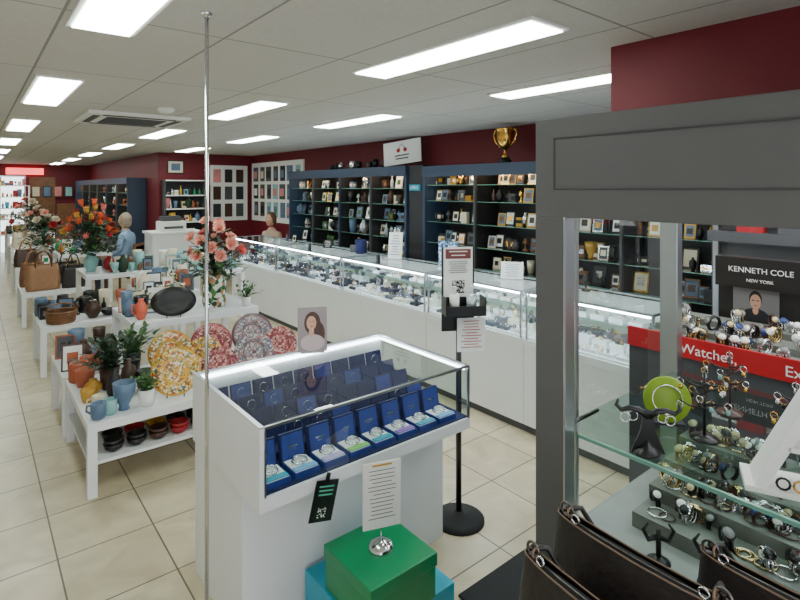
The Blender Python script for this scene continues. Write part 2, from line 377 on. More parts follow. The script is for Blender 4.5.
def wallcab(name, xf, xb, y0, y1, ztop, bays, seed, shz, pal, headz=.12, lightm=warm, back=darkin, hm=.14):
    e = empty(name); b = MB(); r = random.Random(seed)
    b.box(xb-.02, xb-.002, y0, y1, 0, ztop, back)
    b.box(xf, xb-.02, y0, y1, ztop-.03, ztop, blueg); b.box(xf-.02, xf, y0, y1, ztop-headz, ztop, blueg)
    b.box(xf, xb-.02, y0, y1, 0, .12, blueg); b.box(xf+.02, xb-.02, y0, y1, .12, .62, darkin)
    b.box(xf+.006, xf+.02, y0+.06, y1-.06, ztop-.06, ztop-.045, strip)  # added glowing strip, hidden behind the header, to brighten the shelves
    n = bays; w = (y1-y0)/n
    for i in range(n+1):
        yy = y0+i*w; t = .07 if i in (0, n) else .022
        ya = max(y0, yy-t/2); yb = min(y1, yy+t/2)
        if i in (0, n): b.box(xf-.005, xb-.02, ya, yb, 0, ztop-.03, blueg)
        else: b.box(xf, xf+.03, ya, yb, .12, ztop-.03, blueg if i == 2 else greyd); b.box(xf+.03, xb-.02, ya, yb, .62, ztop-.03, darkin)
    for i in range(n):
        for q in (.3, .7):
            b.cyl((xf+.14, y0+(i+q)*w, ztop-.036), .02, .005, lightm, 10)
    b.obj('carcass', parent=e)
    g = MB(); it = MB()
    for z in shz:
        g.pane(xf+.045, xb-.03, y0+.03, y1-.03, z, z+.006, glassg); it.box(xf+.04, xf+.045, y0+.03, y1-.03, z, z+.006, gedge)
    g.obj('glass_shelves', parent=e)
    for si, z in enumerate([.62]+shz):
        nxt = (shz+[ztop-.04])[si]
        for i in range(n):
            a, c = y0+i*w+.06, y0+(i+1)*w-.05
            yy = a
            while yy < c:
                if r.random() < .9: goods(it, xf+.12+.14*r.random(), yy, z+(.006 if si else 0), r, min(hm+.05*r.random(), nxt-z-.03), -pi/2+.1, pal, 'shelf')
                yy += .055+.055*r.random()
    it.obj('stock', parent=e)
    return e
clear = mat('crystal', (205, 215, 222), .08, .5, noise=.05)
wallcab('wall_display_cabinet', 4.1, 4.5, 4.92, 7.95, 2.02, 4, 3, [.9, 1.12, 1.33, 1.54, 1.74], [clear, silver, greyd, black, gold, clear, slate, brown, cream, wood, leafg])
wallcab('wall_display_cabinet', 4.1, 4.5, 1.4, 4.62, 2.0, 4, 5, [.9, 1.12, 1.36, 1.6, 1.78], [black, brown, gold, gold, silver, black, wood, cream, must, greyd], hm=.12)
slab('trim_1', 4.12, 4.498, 4.64, 4.9, 0, 2.02, darkin, bevel=.003)
wallcab('rear_display_cabinet', 2.35, 2.7, 11.2, 17.6, 1.95, 6, 9, [.9, 1.15, 1.4, 1.65], cols, lightm=led)
e = empty('open_sign'); b = MB(); b.box(4.1, 4.12, 4.68, 4.87, 1.72, 1.79, turq); b.obj('board', .002, e)
text('OPEN', .05, MT(4.098, 4.775, 1.755, -pi/2, pi/2), paper, e)
def lines(b, M, x0, x1, ztop, n, dz, m, r, h=.006, t=.0008):
    for i in range(n):
        L = (x1-x0)*(.55+.45*r.random()); c = (x0+x1)/2
        b.box(c-L/2, c+L/2, -t, 0, ztop-i*dz-h, ztop-i*dz, m, M)
b = MB(); tx, ty, tz = 4.22, 3.5, 2.0
b.lathe([(.07, 0), (.07, .03), (.055, .04), (.05, .06)], black, (tx, ty, tz), 16)
b.lathe([(.045, .06), (.03, .08), (.012, .1), (.012, .13), (.03, .15), (.07, .19), (.085, .26), (.09, .34), (.1, .35), (.095, .355), (.08, .34), (.06, .22), (0, .19)], gold, (tx, ty, tz), 20)
for s_ in (-1, 1):
    b.tube([(tx, ty+s_*.085, tz+.32), (tx, ty+s_*.13, tz+.34), (tx, ty+s_*.15, tz+.29), (tx, ty+s_*.12, tz+.22), (tx, ty+s_*.06, tz+.17)], .009, gold, 6)
b.obj('gold_trophy')
M = MT(4.22, 5.15, 2.02, -pi/2+.35, -.12) @ MT(0, 0, .035, 0, 0, -.12)
e = empty('logo_sign_board'); b = MB(); b.box(-.27, .27, 0, .02, 0, .3, paper, M)
for dx in (-.05, .05): b.lathe([(0, -.001), (.028, -.001), (.028, 0), (0, 0)], inkr, (0, 0, 0), 14, M @ MT(dx, -.001, .18, 0, pi/2))
b.tube([(-.05, -.002, .2), (0, -.002, .26), (.05, -.002, .2)], .004, leafd, 4, M=M)
lines(b, M, -.15, .15, .12, 2, .04, ink, R, .015)
b.obj('board', 0, e)
b = MB(); r = random.Random(12)
for i in range(9):
    vase(b, 4.22+.1*r.random(), 5.6+i*.17, 2.02, .06+.06*r.random(), .1, r.choice([silver, black, brown, black]), r.choice([0, 1, 3]))
b.obj('ornamental_tins')
b = MB(); r = random.Random(4)
b.box(4.47, 4.498, 8.15, 10.3, 1.1, 2.25, whitem)
for i in range(7):
    for j in range(3):
        y = 8.25+i*.29; z = 1.2+j*.34; w = .16+.07*r.random()
        b.box(4.46, 4.47, y, y+w, z, z+.28, r.choice([slate, greyd, greyd, brown, aqua, ink])); b.box(4.455, 4.46, y+.03, y+w-.03, z+.06, z+.2, r.choice([cream, pink, slate, paper, ink]))
b.obj('picture_display_board')
b = MB(); r = random.Random(8)
b.box(2.75, 3.5, 10.36, 10.398, .6, 1.9, darkin)
for z in (.6, .85, 1.1, 1.35, 1.6, 1.88): b.box(2.77, 3.48, 10.18, 10.36, z, z+.02, whitem)
for x in (2.75, 3.48): b.box(x, x+.02, 10.18, 10.36, 0, 1.9, greyd)
for z in (.62, .87, 1.12, 1.37, 1.62):
    x = 2.82
    while x < 3.42: goods(b, x, 10.27, z, r, .2); x += .06+.04*r.random()
b.obj('stationery_rack')
b = MB(); b.box(2.85, 3.15, 10.38, 10.398, 2.02, 2.27, black); b.box(2.87, 3.13, 10.375, 10.38, 2.04, 2.25, cream); b.box(2.92, 3.08, 10.372, 10.375, 2.08, 2.21, slate)
b.obj('framed_picture')
b = MB(); b.box(3.65, 4.4, 10.36, 10.398, 1.1, 2.2, whitem)
for i in range(3):
    for j in range(3): b.box(3.7+i*.23, 3.85+i*.23, 10.35, 10.36, 1.18+j*.34, 1.44+j*.34, r.choice([slate, pink, brown, greyd, ink]))
b.obj('poster_panel')
b = MB(); b.box(2.25, 3.0, 9.0, 9.5, 0, 1.0, white); b.box(2.22, 3.03, 8.97, 9.53, 1.0, 1.04, whitem); b.obj('cash_desk', .004)
b = MB(); b.box(2.4, 2.8, 9.1, 9.4, 1.04, 1.2, whitem); b.box(2.45, 2.75, 9.09, 9.1, 1.08, 1.12, greyd); b.box(2.45, 2.75, 9.2, 9.4, 1.2, 1.28, greyd); b.obj('receipt_printer', .01)
b = MB(); b.box(1.28, 1.88, 17.84, 17.89, 0, 2.05, wood); b.box(1.35, 1.81, 17.82, 17.84, .2, .95, wood); b.box(1.35, 1.81, 17.82, 17.84, 1.05, 1.95, wood); b.ell((1.83, 17.81, 1.0), .02, .02, .02, chrome); b.obj('door_1')
b = MB(); b.pane(.6, 1.2, 17.95, 17.955, 0, 2.1, glass)
for x in (.6, 1.16): b.box(x, x+.04, 17.93, 17.98, 0, 2.1, alu)
b.box(.64, 1.16, 17.93, 17.98, 2.06, 2.1, alu); b.box(.64, 1.16, 17.93, 17.98, 1.0, 1.04, alu); b.obj('window_2')
b = MB(); r = random.Random(77)
for z in (.5, .9, 1.2, 1.5, 1.8): b.box(.5, 1.25, 17.3, 17.6, z, z+.02, whitem)
for x in (.5, 1.23): b.box(x, x+.02, 17.3, 17.6, 0, 1.82, whitem)
for z in (.52, .92, 1.22, 1.52, 1.82):
    x = .58
    while x < 1.2: goods(b, x, 17.42, z, r, .25, 0, [redf, pink, orange, slate, turq, cream, must]); x += .09
b.obj('gift_shelving_unit')
b = MB()
for i in range(4):
    x = 1.32+i*.26; b.box(x, x+.2, 17.79, 17.815, 1.5, 1.8, black if i % 2 else wood); b.box(x+.02, x+.18, 17.78, 17.79, 1.52, 1.78, [cream, slate, pink, aqua][i])
b.obj('framed_prints')
e = empty('illuminated_wall_sign'); b = MB(); b.box(.75, 1.6, 17.8, 17.85, 2.12, 2.3, mat('sign_glow', (255, 90, 90), .5, em=3)); b.obj('box', .004, e)
text('GIFTS', .14, MT(1.17, 17.795, 2.21, 0, pi/2), paper, e)
slab('accent_shelf_unit', 1.9, 2.34, 17.65, 17.85, 0, 1.3, wood, bevel=.01)

# ---------- white tables ----------
def table(name, x0, x1, y0, y1, z, shelf=None):
    b = MB(); b.box(x0, x1, y0, y1, z-.05, z, white)
    for x in (x0, x1-.05):
        for y in (y0, y1-.05): b.box(x, x+.05, y, y+.05, 0, z-.05, white)
    if shelf: b.box(x0+.01, x1-.01, y0+.01, y1-.01, shelf-.02, shelf, white)
    return b.obj(name, .002)
table('white_display_table', .51, 1.95, 3.4, 4.3, .42, .2)
table('white_display_table', .95, 1.95, 4.35, 5.1, .72)
table('white_display_table', .5, .93, 4.35, 5.0, .42)
table('white_display_table', .5, 1.2, 5.85, 6.6, .46)
table('white_display_table', 1.0, 1.75, 6.75, 7.5, .77)
table('white_display_table', 1.85, 2.6, 6.2, 7.2, .77)
table('white_display_table', .5, 1.25, 8.1, 9.0, .42)
table('white_display_table', .55, 1.3, 10.2, 11.2, .5)
table('white_display_table', 1.0, 1.7, 9.1, 9.8, .77)
table('white_display_table', .6, 1.5, 12.5, 13.6, .6)
table('white_display_table', .65, 1.5, 14.8, 16, .7)
table('white_display_table', 1.3, 1.8, 5.4, 6.2, .72)
def single(name, fn):
    b = MB(); fn(b); return b.obj(name)
z1 = .42
single('glazed_mug', lambda b: mug(b, .575, 3.47, z1, slate, 1, 2.5))
single('glazed_mug', lambda b: mug(b, .64, 3.5, z1, aqua, .95, 1))
single('glazed_mug', lambda b: mug(b, .60, 3.62, z1, cream, .9, 3))
single('blue_planter_vase', lambda b: vase(b, .72, 3.52, z1, .16, .13, slate, 4, 20))
def plant(b, x, y, z, potm, ph, pw, h, n, lm, seed=1, kind=1):
    r = random.Random(seed); vase(b, x, y, z, ph, pw, potm, kind, 18)
    b.lathe([(0, 0), (pw*.42, 0)], brown, (x, y, z+ph*.85), 14)
    for i in range(n):
        a = r.random()*2*pi; el = .3+r.random()*1.1; L = h*(.5+.5*r.random())
        d = Vector((math.cos(a)*math.cos(el), math.sin(a)*math.cos(el), math.sin(el)))
        p0 = Vector((x, y, z+ph*.85)); p1 = p0+d*L*.7
        b.tube([p0, p0+d*L*.4+Vector((0, 0, .01)), p1], .002, lm, 4)
        for k in range(3):
            q = p0+d*L*(.4+.25*k); b.leaf(q, d+Vector((r.uniform(-.8, .8), r.uniform(-.8, .8), r.uniform(-.3, .3))), L*.3, L*.16, lm)
single('potted_succulent', lambda b: plant(b, .84, 3.5, z1, whitem, .1, .1, .13, 34, leafg, 3))
single('potted_fern', lambda b: plant(b, .72, 3.95, z1, brown, .14, .13, .24, 60, leafd, 4))
single('potted_fern', lambda b: plant(b, .9, 4.15, z1, black, .16, .13, .22, 50, leafg, 14))
single('potted_ivy', lambda b: plant(b, 1.88, 4.45, .72, whitem, .08, .09, .15, 30, leafg, 6))
single('potted_ivy', lambda b: plant(b, 1.85, 5.0, .72, cream, .1, .1, .2, 40, leafd, 16))
single('terracotta_pot', lambda b: vase(b, .6, 4.1, z1, .11, .13, terr, 1))
single('mustard_pot', lambda b: vase(b, .62, 3.92, z1, .09, .11, must, 0))
single('terracotta_pot', lambda b: vase(b, .58, 4.23, z1, .13, .12, terr, 3))
single('mustard_pot', lambda b: vase(b, .57, 3.78, z1, .08, .09, must, 1))
single('black_lantern_vase', lambda b: vase(b, .7, 3.7, z1, .2, .09, black, 2))
single('black_lantern_vase', lambda b: vase(b, .77, 4.2, z1, .26, .09, black, 3))
single('brown_bottle_vase', lambda b: vase(b, .8, 3.78, z1, .22, .1, brown, 2))
def plate(name, x, y, z, rad, m, rz, tilt=-.28, ov=1):
    M = MT(x, y, z+rad*math.cos(tilt)*ov+.006, rz, pi/2+tilt)
    b = MB(); b.lathe([(0, 0), (rad*.6, 0), (rad, .02), (rad, .026), (rad*.6, .008), (0, .008)], m, (0, 0, 0), 32, None, sy=ov)
    Me = M.inverted() @ MT(x, y, z, rz)
    for dx in (-.05, .05):
        b.tube([(dx, -.06, .022), (dx, -.06, .004), (dx, .07, .004), (dx*.6, .05+rad*.25, rad*1.0)], .0035, black, 5, M=Me)
    b.tube([(-.05, .06, .004), (.05, .06, .004)], .0035, black, 5, M=Me)
    o = b.obj(name); o.matrix_world = M
    return o
plate('decorative_plate', 1.03, 3.56, z1, .15, platey, -.3)
plate('decorative_plate', 1.12, 4.0, z1, .15, platef, -.3)
plate('decorative_plate', 1.42, 4.02, z1, .15, platep, -.3)
plate('decorative_plate', 1.33, 3.6, z1, .12, platep, -.35)
plate('decorative_plate', 1.76, 4.05, z1, .16, plateb, -.35)
plate('decorative_plate', 1.6, 3.65, z1, .14, plateb, -.4)
plate('decorative_plate', 1.85, 3.75, z1, .13, platep, -.4)
plate('decorative_plate', 1.3, 3.82, z1, .13, platey, -.3)
plate('black_oval_platter', 1.27, 4.45, .72, .17, black, -.25, ov=.68)
def bowl(b, x, y, z, w, m): b.lathe([(w*.2, 0), (w*.42, w*.15), (w*.5, w*.4), (w*.46, w*.4), (w*.36, w*.16), (0, w*.06)], m, (x, y, z), 18)
def _shelfbowls(b):
    for i, m in enumerate([black, black, brown, redf, black, brown, redf, black, terr, redf]):
        bowl(b, .66+i*.125, 3.5, .2, .115, m); bowl(b, .66+i*.125, 3.5, .225, .11, m)
        bowl(b, .68+i*.125, 3.65, .2, .12, [black, redf, must, brown][i % 4]); vase(b, .62+i*.13, 3.85, .2, .13, .1, [black, brown, redf, slate][i % 4], i % 4)
single('stacked_bowls', _shelfbowls)
def rosehead(b, p, d, Rr, m, r):
    d = Vector(d).normalized(); q = d.to_track_quat('Z', 'Y').to_matrix().to_4x4()
    M = Matrix.Translation(p) @ q
    for L, (n, rad, op) in enumerate([(3, .35, .0), (4, .6, .25), (5, .85, .5), (5, 1.05, .95)]):
        for i in range(n):
            a0 = 2*pi*i/n+L*.7+r.random()*.3; vs = []
            for bb in (0, .5, 1):
                for aa in (-1, 0, 1):
                    a = a0+aa*(pi/n)*(1.15 if bb < 1 else .75)
                    rr = Rr*rad*(.25+.75*math.sin(bb*pi/2))*(1+op*.35*bb*bb)
                    z = Rr*(1.25*bb-op*.35*bb*bb - (.1 if bb == 1 and aa else 0))
                    vs.append((rr*math.cos(a), rr*math.sin(a), z))
            b.add(vs, [(0,1,4,3),(1,2,5,4),(3,4,7,6),(4,5,8,7)], m, M, True)
    b.ell((0, 0, Rr*.55), Rr*.3, Rr*.3, Rr*.5, m, 8, M)
def bouquet(name, x, y, z, vh, vw, vm, spread, height, n, heads, hr, seed, kind=0, leaves=40, lm=leafg, ll=.08):
    b = MB(); r = random.Random(seed); vase(b, x, y, z, vh, vw, vm, kind, 20)
    top = Vector((x, y, z+vh*.95))
    for i in range(n):
        a = 2.4*i; rad = spread*math.sqrt((i+.5)/n); h = height*(1-.6*(rad/spread)**2)*(.7+.45*r.random())
        p = top+Vector((math.cos(a)*rad, math.sin(a)*rad, h))
        mid = top+Vector((math.cos(a)*rad*.3, math.sin(a)*rad*.3, h*.6))
        b.tube([(x, y, z+vh*.4), top, mid, p], .0035, leafd, 5)
        m = r.choice(heads)
        if name.startswith('protea'):
            d = (p-mid).normalized()
            q = d.to_track_quat('Z', 'Y').to_matrix().to_4x4(); M = Matrix.Translation(p) @ q
            b.lathe([(.1*hr, -.5*hr), (.5*hr, 0), (.6*hr, .6*hr), (.3*hr, 1.1*hr), (0, 1.2*hr)], m, (0,0,0), 9, M)
            for k in range(12):
                aa = k*.52; b.leaf(p, d*1.2+Vector((math.cos(aa), math.sin(aa), .3)), hr*1.6, hr*.45, m, -.2)
        else: rosehead(b, p, (p-mid)+Vector((-.08, -.12, 0)), hr, m, r)
    for i in range(leaves):
        a = r.random()*2*pi; rad = spread*r.random()*1.0; h = height*(1-.5*(rad/spread)**2)*r.random()
        p = top+Vector((math.cos(a)*rad, math.sin(a)*rad, h*.9-.02))
        b.leaf(p, (math.cos(a), math.sin(a), r.uniform(-.2, 1)), ll*(.8+.7*r.random()), ll*(.45+.25*r.random()), r.choice([lm, leafd, leafd]))
    return b.obj(name)
bouquet('rose_bouquet', 1.66, 4.62, .72, .3, .2, trop, .24, .42, 17, [rose, rose, rose2, rose2], .038, 5, 3, 230)
bouquet('protea_bouquet', 1.1, 7.1, .77, .24, .16, aqua, .27, .54, 32, [orange, redf, orange, must, rose], .046, 6, 0, 330, ll=.09)
bouquet('mixed_flower_bouquet', .95, 10.6, .5, .3, .2, cream, .3, .6, 14, [rose2, cream, redf], .045, 8, 0, 220, ll=.1)
bouquet('mixed_flower_bouquet', .95, 13.0, .6, .3, .2, cream, .35, .6, 14, [rose2, cream, rose], .05, 9, 0, 220, ll=.1)
def cluster(name, x0, x1, y0, y1, z, step, seed, pal, hmax=.22, mode='ceramic'):
    b = MB(); r = random.Random(seed); y = y0
    while y < y1:
        x = x0
        while x < x1:
            goods(b, x+r.uniform(-.01, .01), y+r.uniform(-.01, .01), z, r, hmax, -.2, pal, mode); x += step*(.9+.3*r.random())
        y += step*1.1
    return b.obj(name)
cluster('giftware_assortment', .57, .9, 4.4, 4.97, .42, .08, 31, [terr, brown, wood, black, black, slate])
cluster('ceramic_assortment', 1.0, 1.42, 4.66, 5.07, .72, .08, 32, [whitem, cream, pink, terr, slate, trop, brown, black], .2)
cluster('ceramic_assortment', .88, 1.2, 3.76, 3.86, z1, .1, 52, [slate, brown, terr, black], .14)
cluster('giftware_assortment', .56, 1.15, 6.25, 6.55, .46, .085, 33, [brown, wood, black, cream, slate, black], .28, mode='mix')
cluster('ceramic_assortment', 1.34, 1.76, 5.45, 6.15, .72, .085, 43, [whitem, cream, slate, brown, terr, silver, trop, black], .2)
cluster('scented_candle_assortment', 1.9, 2.55, 6.28, 7.15, .77, .08, 34, [aqua, whitem, cream, aqua, leafg, clear], .26)
cluster('giftware_assortment', 1.3, 1.7, 6.82, 7.45, .77, .09, 35, [slate, black, wood, cream, redf, aqua, leafd])
cluster('giftware_assortment', 1.06, 1.65, 9.16, 9.75, .77, .1, 36, cols, .2, 'mix')
cluster('giftware_assortment', .95, 1.25, 10.3, 11.1, .5, .12, 37, cols, .3, 'mix')
cluster('giftware_assortment', .7, 1.45, 14.9, 15.9, .7, .13, 38, cols, .3, 'mix')
cluster('giftware_assortment', 1.1, 1.45, 12.6, 13.5, .6, .13, 39, cols, .3, 'mix')
single('coral_jug', lambda b: (vase(b, 1.04, 4.5, .72, .16, .1, coral, 0, 18), b.tube([(1.0, 4.48, .84), (.97, 4.47, .85), (.965, 4.47, .79), (1.0, 4.48, .76)], .006, coral, 6)))
def basket(b, x, y, z, w, h, m):
    for i in range(7): b.ring((x, y, z+.012+i*h/7), w/2*(.85+.15*i/7), .011, m, seg=18, k=5)
    b.lathe([(0, 0), (w*.42, 0), (w*.42, .012), (0, .012)], m, (x, y, z), 18)
    b.tube([(x-w/2, y, z+h), (x-w*.35, y, z+h*1.5), (x, y, z+h*1.7), (x+w*.35, y, z+h*1.5), (x+w/2, y, z+h)], .008, m, 6)
single('wicker_basket', lambda b: basket(b, .68, 6.0, .46, .26, .11, wood))
single('brown_jar', lambda b: vase(b, .95, 6.02, .46, .17, .15, brown, 0, 18))
single('black_bowl', lambda b: bowl(b, 1.1, 6.05, .46, .16, black))
def tote(name, x, y, z, w, h, d, rz, m, pm):
    b = MB(); M = MT(x, y, z, rz); vs = []; fs = []
    prof = [(1, 0), (1.04, .1), (1.05, .4), (.98, .75), (.9, 1)]
    for j, (s_, t) in enumerate(prof):
        dd = d*(1-.7*t**1.5); ww = w*s_
        ring = [(-ww/2, -dd*.35), (-ww*.35, -dd*.5), (0, -dd*.55), (ww*.35, -dd*.5), (ww/2, -dd*.35), (ww/2, dd*.35), (ww*.35, dd*.5), (0, dd*.55), (-ww*.35, dd*.5), (-ww/2, dd*.35)]
        for px, py in ring: vs.append((px, py, t*h-(.03*h*(1-(px/ww*2)**2) if t == 1 else 0)))
    for j in range(len(prof)-1):
        for i in range(10): k = (i+1) % 10; fs.append((j*10+i, j*10+k, (j+1)*10+k, (j+1)*10+i))
    fs.append(tuple(range(10))[::-1]); fs.append(tuple(40+i for i in range(10)))
    b.add(vs, fs, m, M, True)
    b.tube(vs[40:50], .004, pm, 5, True, M)
    for s_ in (-1, 1):
        dy = s_*d*.17
        pts = [(-w*.25, dy, h*.85), (-w*.25, dy, h*1.1), (-w*.15, dy, h*1.4), (0, dy, h*1.5), (w*.15, dy, h*1.4), (w*.25, dy, h*1.1), (w*.25, dy, h*.85)]
        b.tube(pts, .008, pm, 6, False, M)
        for q in (-1, 1): b.ring((q*w*.25, dy, h*1.02), .014, .003, gold, M, 10, 5, 'y')
    return b.obj(name)
tote('tan_tote_bag', .74, 8.3, .42, .36, .34, .14, .1, tan, brown)
tote('brown_tote_bag', .66, 8.72, .42, .28, .32, .14, .1, wood, tan)
tote('black_tote_bag', 1.08, 8.3, .42, .26, .3, .14, -.1, bleather, black)
tote('black_tote_bag', 1.05, 8.75, .42, .28, .3, .14, -.1, bleather, black)
tote('brown_tote_bag', .68, 10.3, .5, .28, .28, .14, .1, brown, tan)
tote('cream_tote_bag', .78, 12.65, .6, .3, .3, .14, .1, cream, tan)

# ---------- front showcase ----------
e = empty('glass_showcase'); b = MB()
x0, x1, y0, y1 = .79, 1.857, 1.756, 2.475
b.box(.8, 1.845, 1.93, 2.47, 0, .6, white)
b.box(x0, x1, y0, y1, .6, .65, white)
b.box(x0, x0+.018, y0, y1, .65, .9, white)
b.box(x0+.018, x1, y1-.018, y1, .65, .9, whitem)
t = .01
b.box(x0+.018, x1, y0, y0+t, .892, .902, alu); b.box(x0, x1, y1-.02, y1, .9, .904, alu); b.box(x0, x0+.018, y0, y1-.02, .9, .904, alu); b.box(x1-t, x1, y0+t, y1-.02, .892, .902, alu)
b.box(x1-t, x1, y0, y0+t, .65, .892, alu); b.box(x0+.018, x0+.026, y0, y0+.008, .65, .892, alu)
b.box(x0+.03, x1-.02, y1-.03, y1-.018, .875, .888, led); b.box(x1-.022, x1-.012, y0+.02, y1-.035, .878, .888, led)
b.box(x0+.018, x1, y0+.012, y1-.018, .65, .655, navy)
b.obj('cabinet_body', 0, e)
g = MB(); g.pane(x0+.018, x1-t, y0+t, y1-.018, .895, .9, glass); g.pane(x0+.026, x1-t, y0+.002, y0+.007, .65, .892, glass); g.pane(x1-.007, x1-.002, y0+t, y1-.018, .65, .892, glass)
g.obj('glass_panes', parent=e)
j = MB(); r = random.Random(2)
cards = [turq, mat('card_purple', (150, 110, 200), .5), turq, mat('card_lime', (130, 200, 110), .5), mat('card_lilac', (190, 170, 225), .5), mat('card_sky', (120, 180, 230), .5)]
for i in range(8):
    cx = x0+.085+i*.124; cy = y0+.085
    M = MT(cx, cy, .655)
    j.box(-.052, .052, -.055, .055, 0, .022, navy2, M); j.box(-.047, .047, -.05, .05, .022, .025, wpad, M)
    j.box(-.047, .047, -.05, -.022, .025, .029, cards[(i*5) % 6 if i else 0], M)
    j.ring((0, .01, .032), .03, .0035, silver, M, 18, 5); j.ring((0, .01, .04), .026, .0025, silver, M, 18, 5)
    j.ell((0, -.02, .036), .006, .006, .006, silver, 8, M)
    Ml = MT(cx, cy+.056, .66, 0, -.22)
    j.box(-.052, .052, 0, .02, 0, .115, navy, Ml); j.box(-.046, .046, -.003, 0, .006, .109, navy2, Ml)
    j.box(-.02, .02, -.004, -.003, .06, .066, silver, Ml); j.box(-.012, .012, -.004, -.003, .05, .053, silver, Ml)
for k in range(4):
    yy = 1.965+k*.115; hh = .03+k*.022
    j.box(x0+.03, x1-.03, yy, yy+.1, .655, .655+hh, navy)
    for i in range(9):
        cx = x0+.085+i*.11
        Ml = MT(cx, yy+.07, .655+hh, 0, -.25)
        j.box(-.05, .05, 0, .008, 0, .085, navy, Ml); j.box(-.044, .044, -.002, 0, .006, .08, navy2 if (i+k) % 4 == 0 else navy, Ml)
        if r.random() < .45: j.ring((0, -.006, .045), .02, .0015, silver, Ml, 12, 4, 'y')
j.obj('jewellery_boxes', parent=e)
M = MT(1.37, 2.4, .906, -.45, -.12)
e = empty('portrait_counter_card'); b = MB()
b.box(-.075, .075, 0, .003, 0, .225, mat('portrait_backdrop', (150, 134, 138), .4), M)
hair = mat('hair_brown', (72, 44, 32), .5, noise=.2, nscale=30)
MM = M @ MT(0, -.0005, 0, 0, pi/2)
def flat(b, c, rx, ry, m, M, z, n=18): b.add([(c[0]+rx*math.cos(2*pi*i/n), c[1]+ry*math.sin(2*pi*i/n), z) for i in range(n)], [tuple(range(n))], m, M)
flat(b, (0, .145), .042, .058, hair, MM, .0002); flat(b, (.024, .09), .04, .065, hair, MM, .0003); flat(b, (-.005, .145), .025, .036, skin, MM, .0006)
flat(b, (-.005, .1), .013, .027, skin, MM, .0005); flat(b, (0, .046), .062, .042, mat('portrait_dress', (196, 176, 180), .6), MM, .0004)
flat(b, (-.013, .153), .004, .002, ink, MM, .0008); flat(b, (.005, .153), .004, .002, ink, MM, .0008); flat(b, (-.004, .128), .006, .002, redf, MM, .0008)
b.box(-.06, .06, -.02, .0, 0, .003, clear, MT(1.37, 2.4, .904, -.45)); b.tube([(0, .004, .12), (0, .06, .004)], .003, alu, 5, M=MT(1.37, 2.4, .904, -.45))
b.obj('card', parent=e)
e = empty('hanging_price_tag'); b = MB(); M = MT(1.045, 1.747, .56, 0, 0, .25)
b.box(-.05, .05, -.004, 0, -.075, .075, black, M); lines(b, M @ MT(0, -.004, 0), -.035, .035, .055, 3, .015, mat('ink_green', (90, 190, 160), .6), r, .005)
rr = random.Random(3)
for i in range(9):
    for k in range(9):
        if rr.random() < .4: b.box(-.02+i*.004, -.016+i*.004, -.0045, -.004, -.06+k*.004, -.056+k*.004, paper, M)
b.box(-.006, .006, -.004, .006, .07, .1, black, M)
b.obj('tag', parent=e)
# ---------- boxes with sign ----------
slab('turquoise_gift_box', 1.05, 1.47, 1.47, 1.9, 0, .21, turq, bevel=.003)
b = MB(); b.box(1.06, 1.36, 1.46, 1.76, .21, .33, green); b.box(1.055, 1.365, 1.455, 1.765, .33, .38, green); b.obj('green_gift_box', .003)
b = MB(); cx, cy = 1.215, 1.61
b.lathe([(.05, 0), (.05, .006), (.04, .02), (.018, .03), (.006, .034)], chrome, (cx, cy, .38), 24); b.cyl((cx, cy, .41), .003, .1, chrome, 8)
M = MT(cx, cy-.006, .46, -.35)
b.box(-.075, .075, -.002, .002, 0, .25, paper, M); lines(b, M @ MT(0, -.002, 0), -.055, .055, .22, 13, .015, greyd, r, .0022); lines(b, M @ MT(0, -.002, 0), -.05, .05, .242, 1, .02, must, r, .007)
b.obj('sign_holder')
# ---------- stanchion with qr sign ----------
b = MB(); sx, sy = 2.0, 1.97
b.lathe([(.135, 0), (.135, .012), (.11, .025), (.03, .035), (.02, .05)], blackm, (sx, sy, 0), 28)
b.cyl((sx, sy, .04), .015, 1.04, black, 14)
M = MT(sx, sy-.02, 1.0, -.55)
b.box(-.105, .105, -.1, .01, .1, .115, black, M); b.box(-.105, .105, -.1, -.094, .115, .15, black, M); b.box(-.105, -.1, -.1, .01, .115, .19, black, M); b.box(.1, .105, -.1, .01, .115, .19, black, M)
b.box(-.105, .07, .004, .012, .0, .44, black, M)
b.box(-.095, .06, 0, .004, .18, .44, paper, M); b.box(-.085, .05, -.002, 0, .38, .43, mat('ink_maroon', (120, 60, 60), .7), M); lines(b, M @ MT(0, -.002, 0), -.07, .035, .42, 2, .02, paper, r, .005, .001); lines(b, M @ MT(0, -.002, 0), -.07, .035, .365, 6, .011, greyd, r, .003)
for i in range(11):
    for k in range(11):
        if rr.random() < .5: b.box(-.05+i*.006, -.044+i*.006, -.002, 0, .2+k*.006, .206+k*.006, ink, M)
for q in (-.05, .04):
    b.cyl((q, -.05, .115), .026, .09, clear if q > 0 else whitem, 14, M); b.cyl((q, -.05, .205), .01, .03, whitem, 10, M); b.box(q-.008, q+.008, -.08, -.04, .235, .245, whitem, M)
b.box(-.03, .12, -.03, -.026, -.1, .075, paper, M); lines(b, M @ MT(0, -.03, 0), -.01, .1, .06, 10, .015, inkr, r, .004)
b.obj('sanitiser_sign_stand')
slab('floor_mat', 1.62, 2.35, 1.06, 1.6, 0, .012, blackm, bevel=.004)

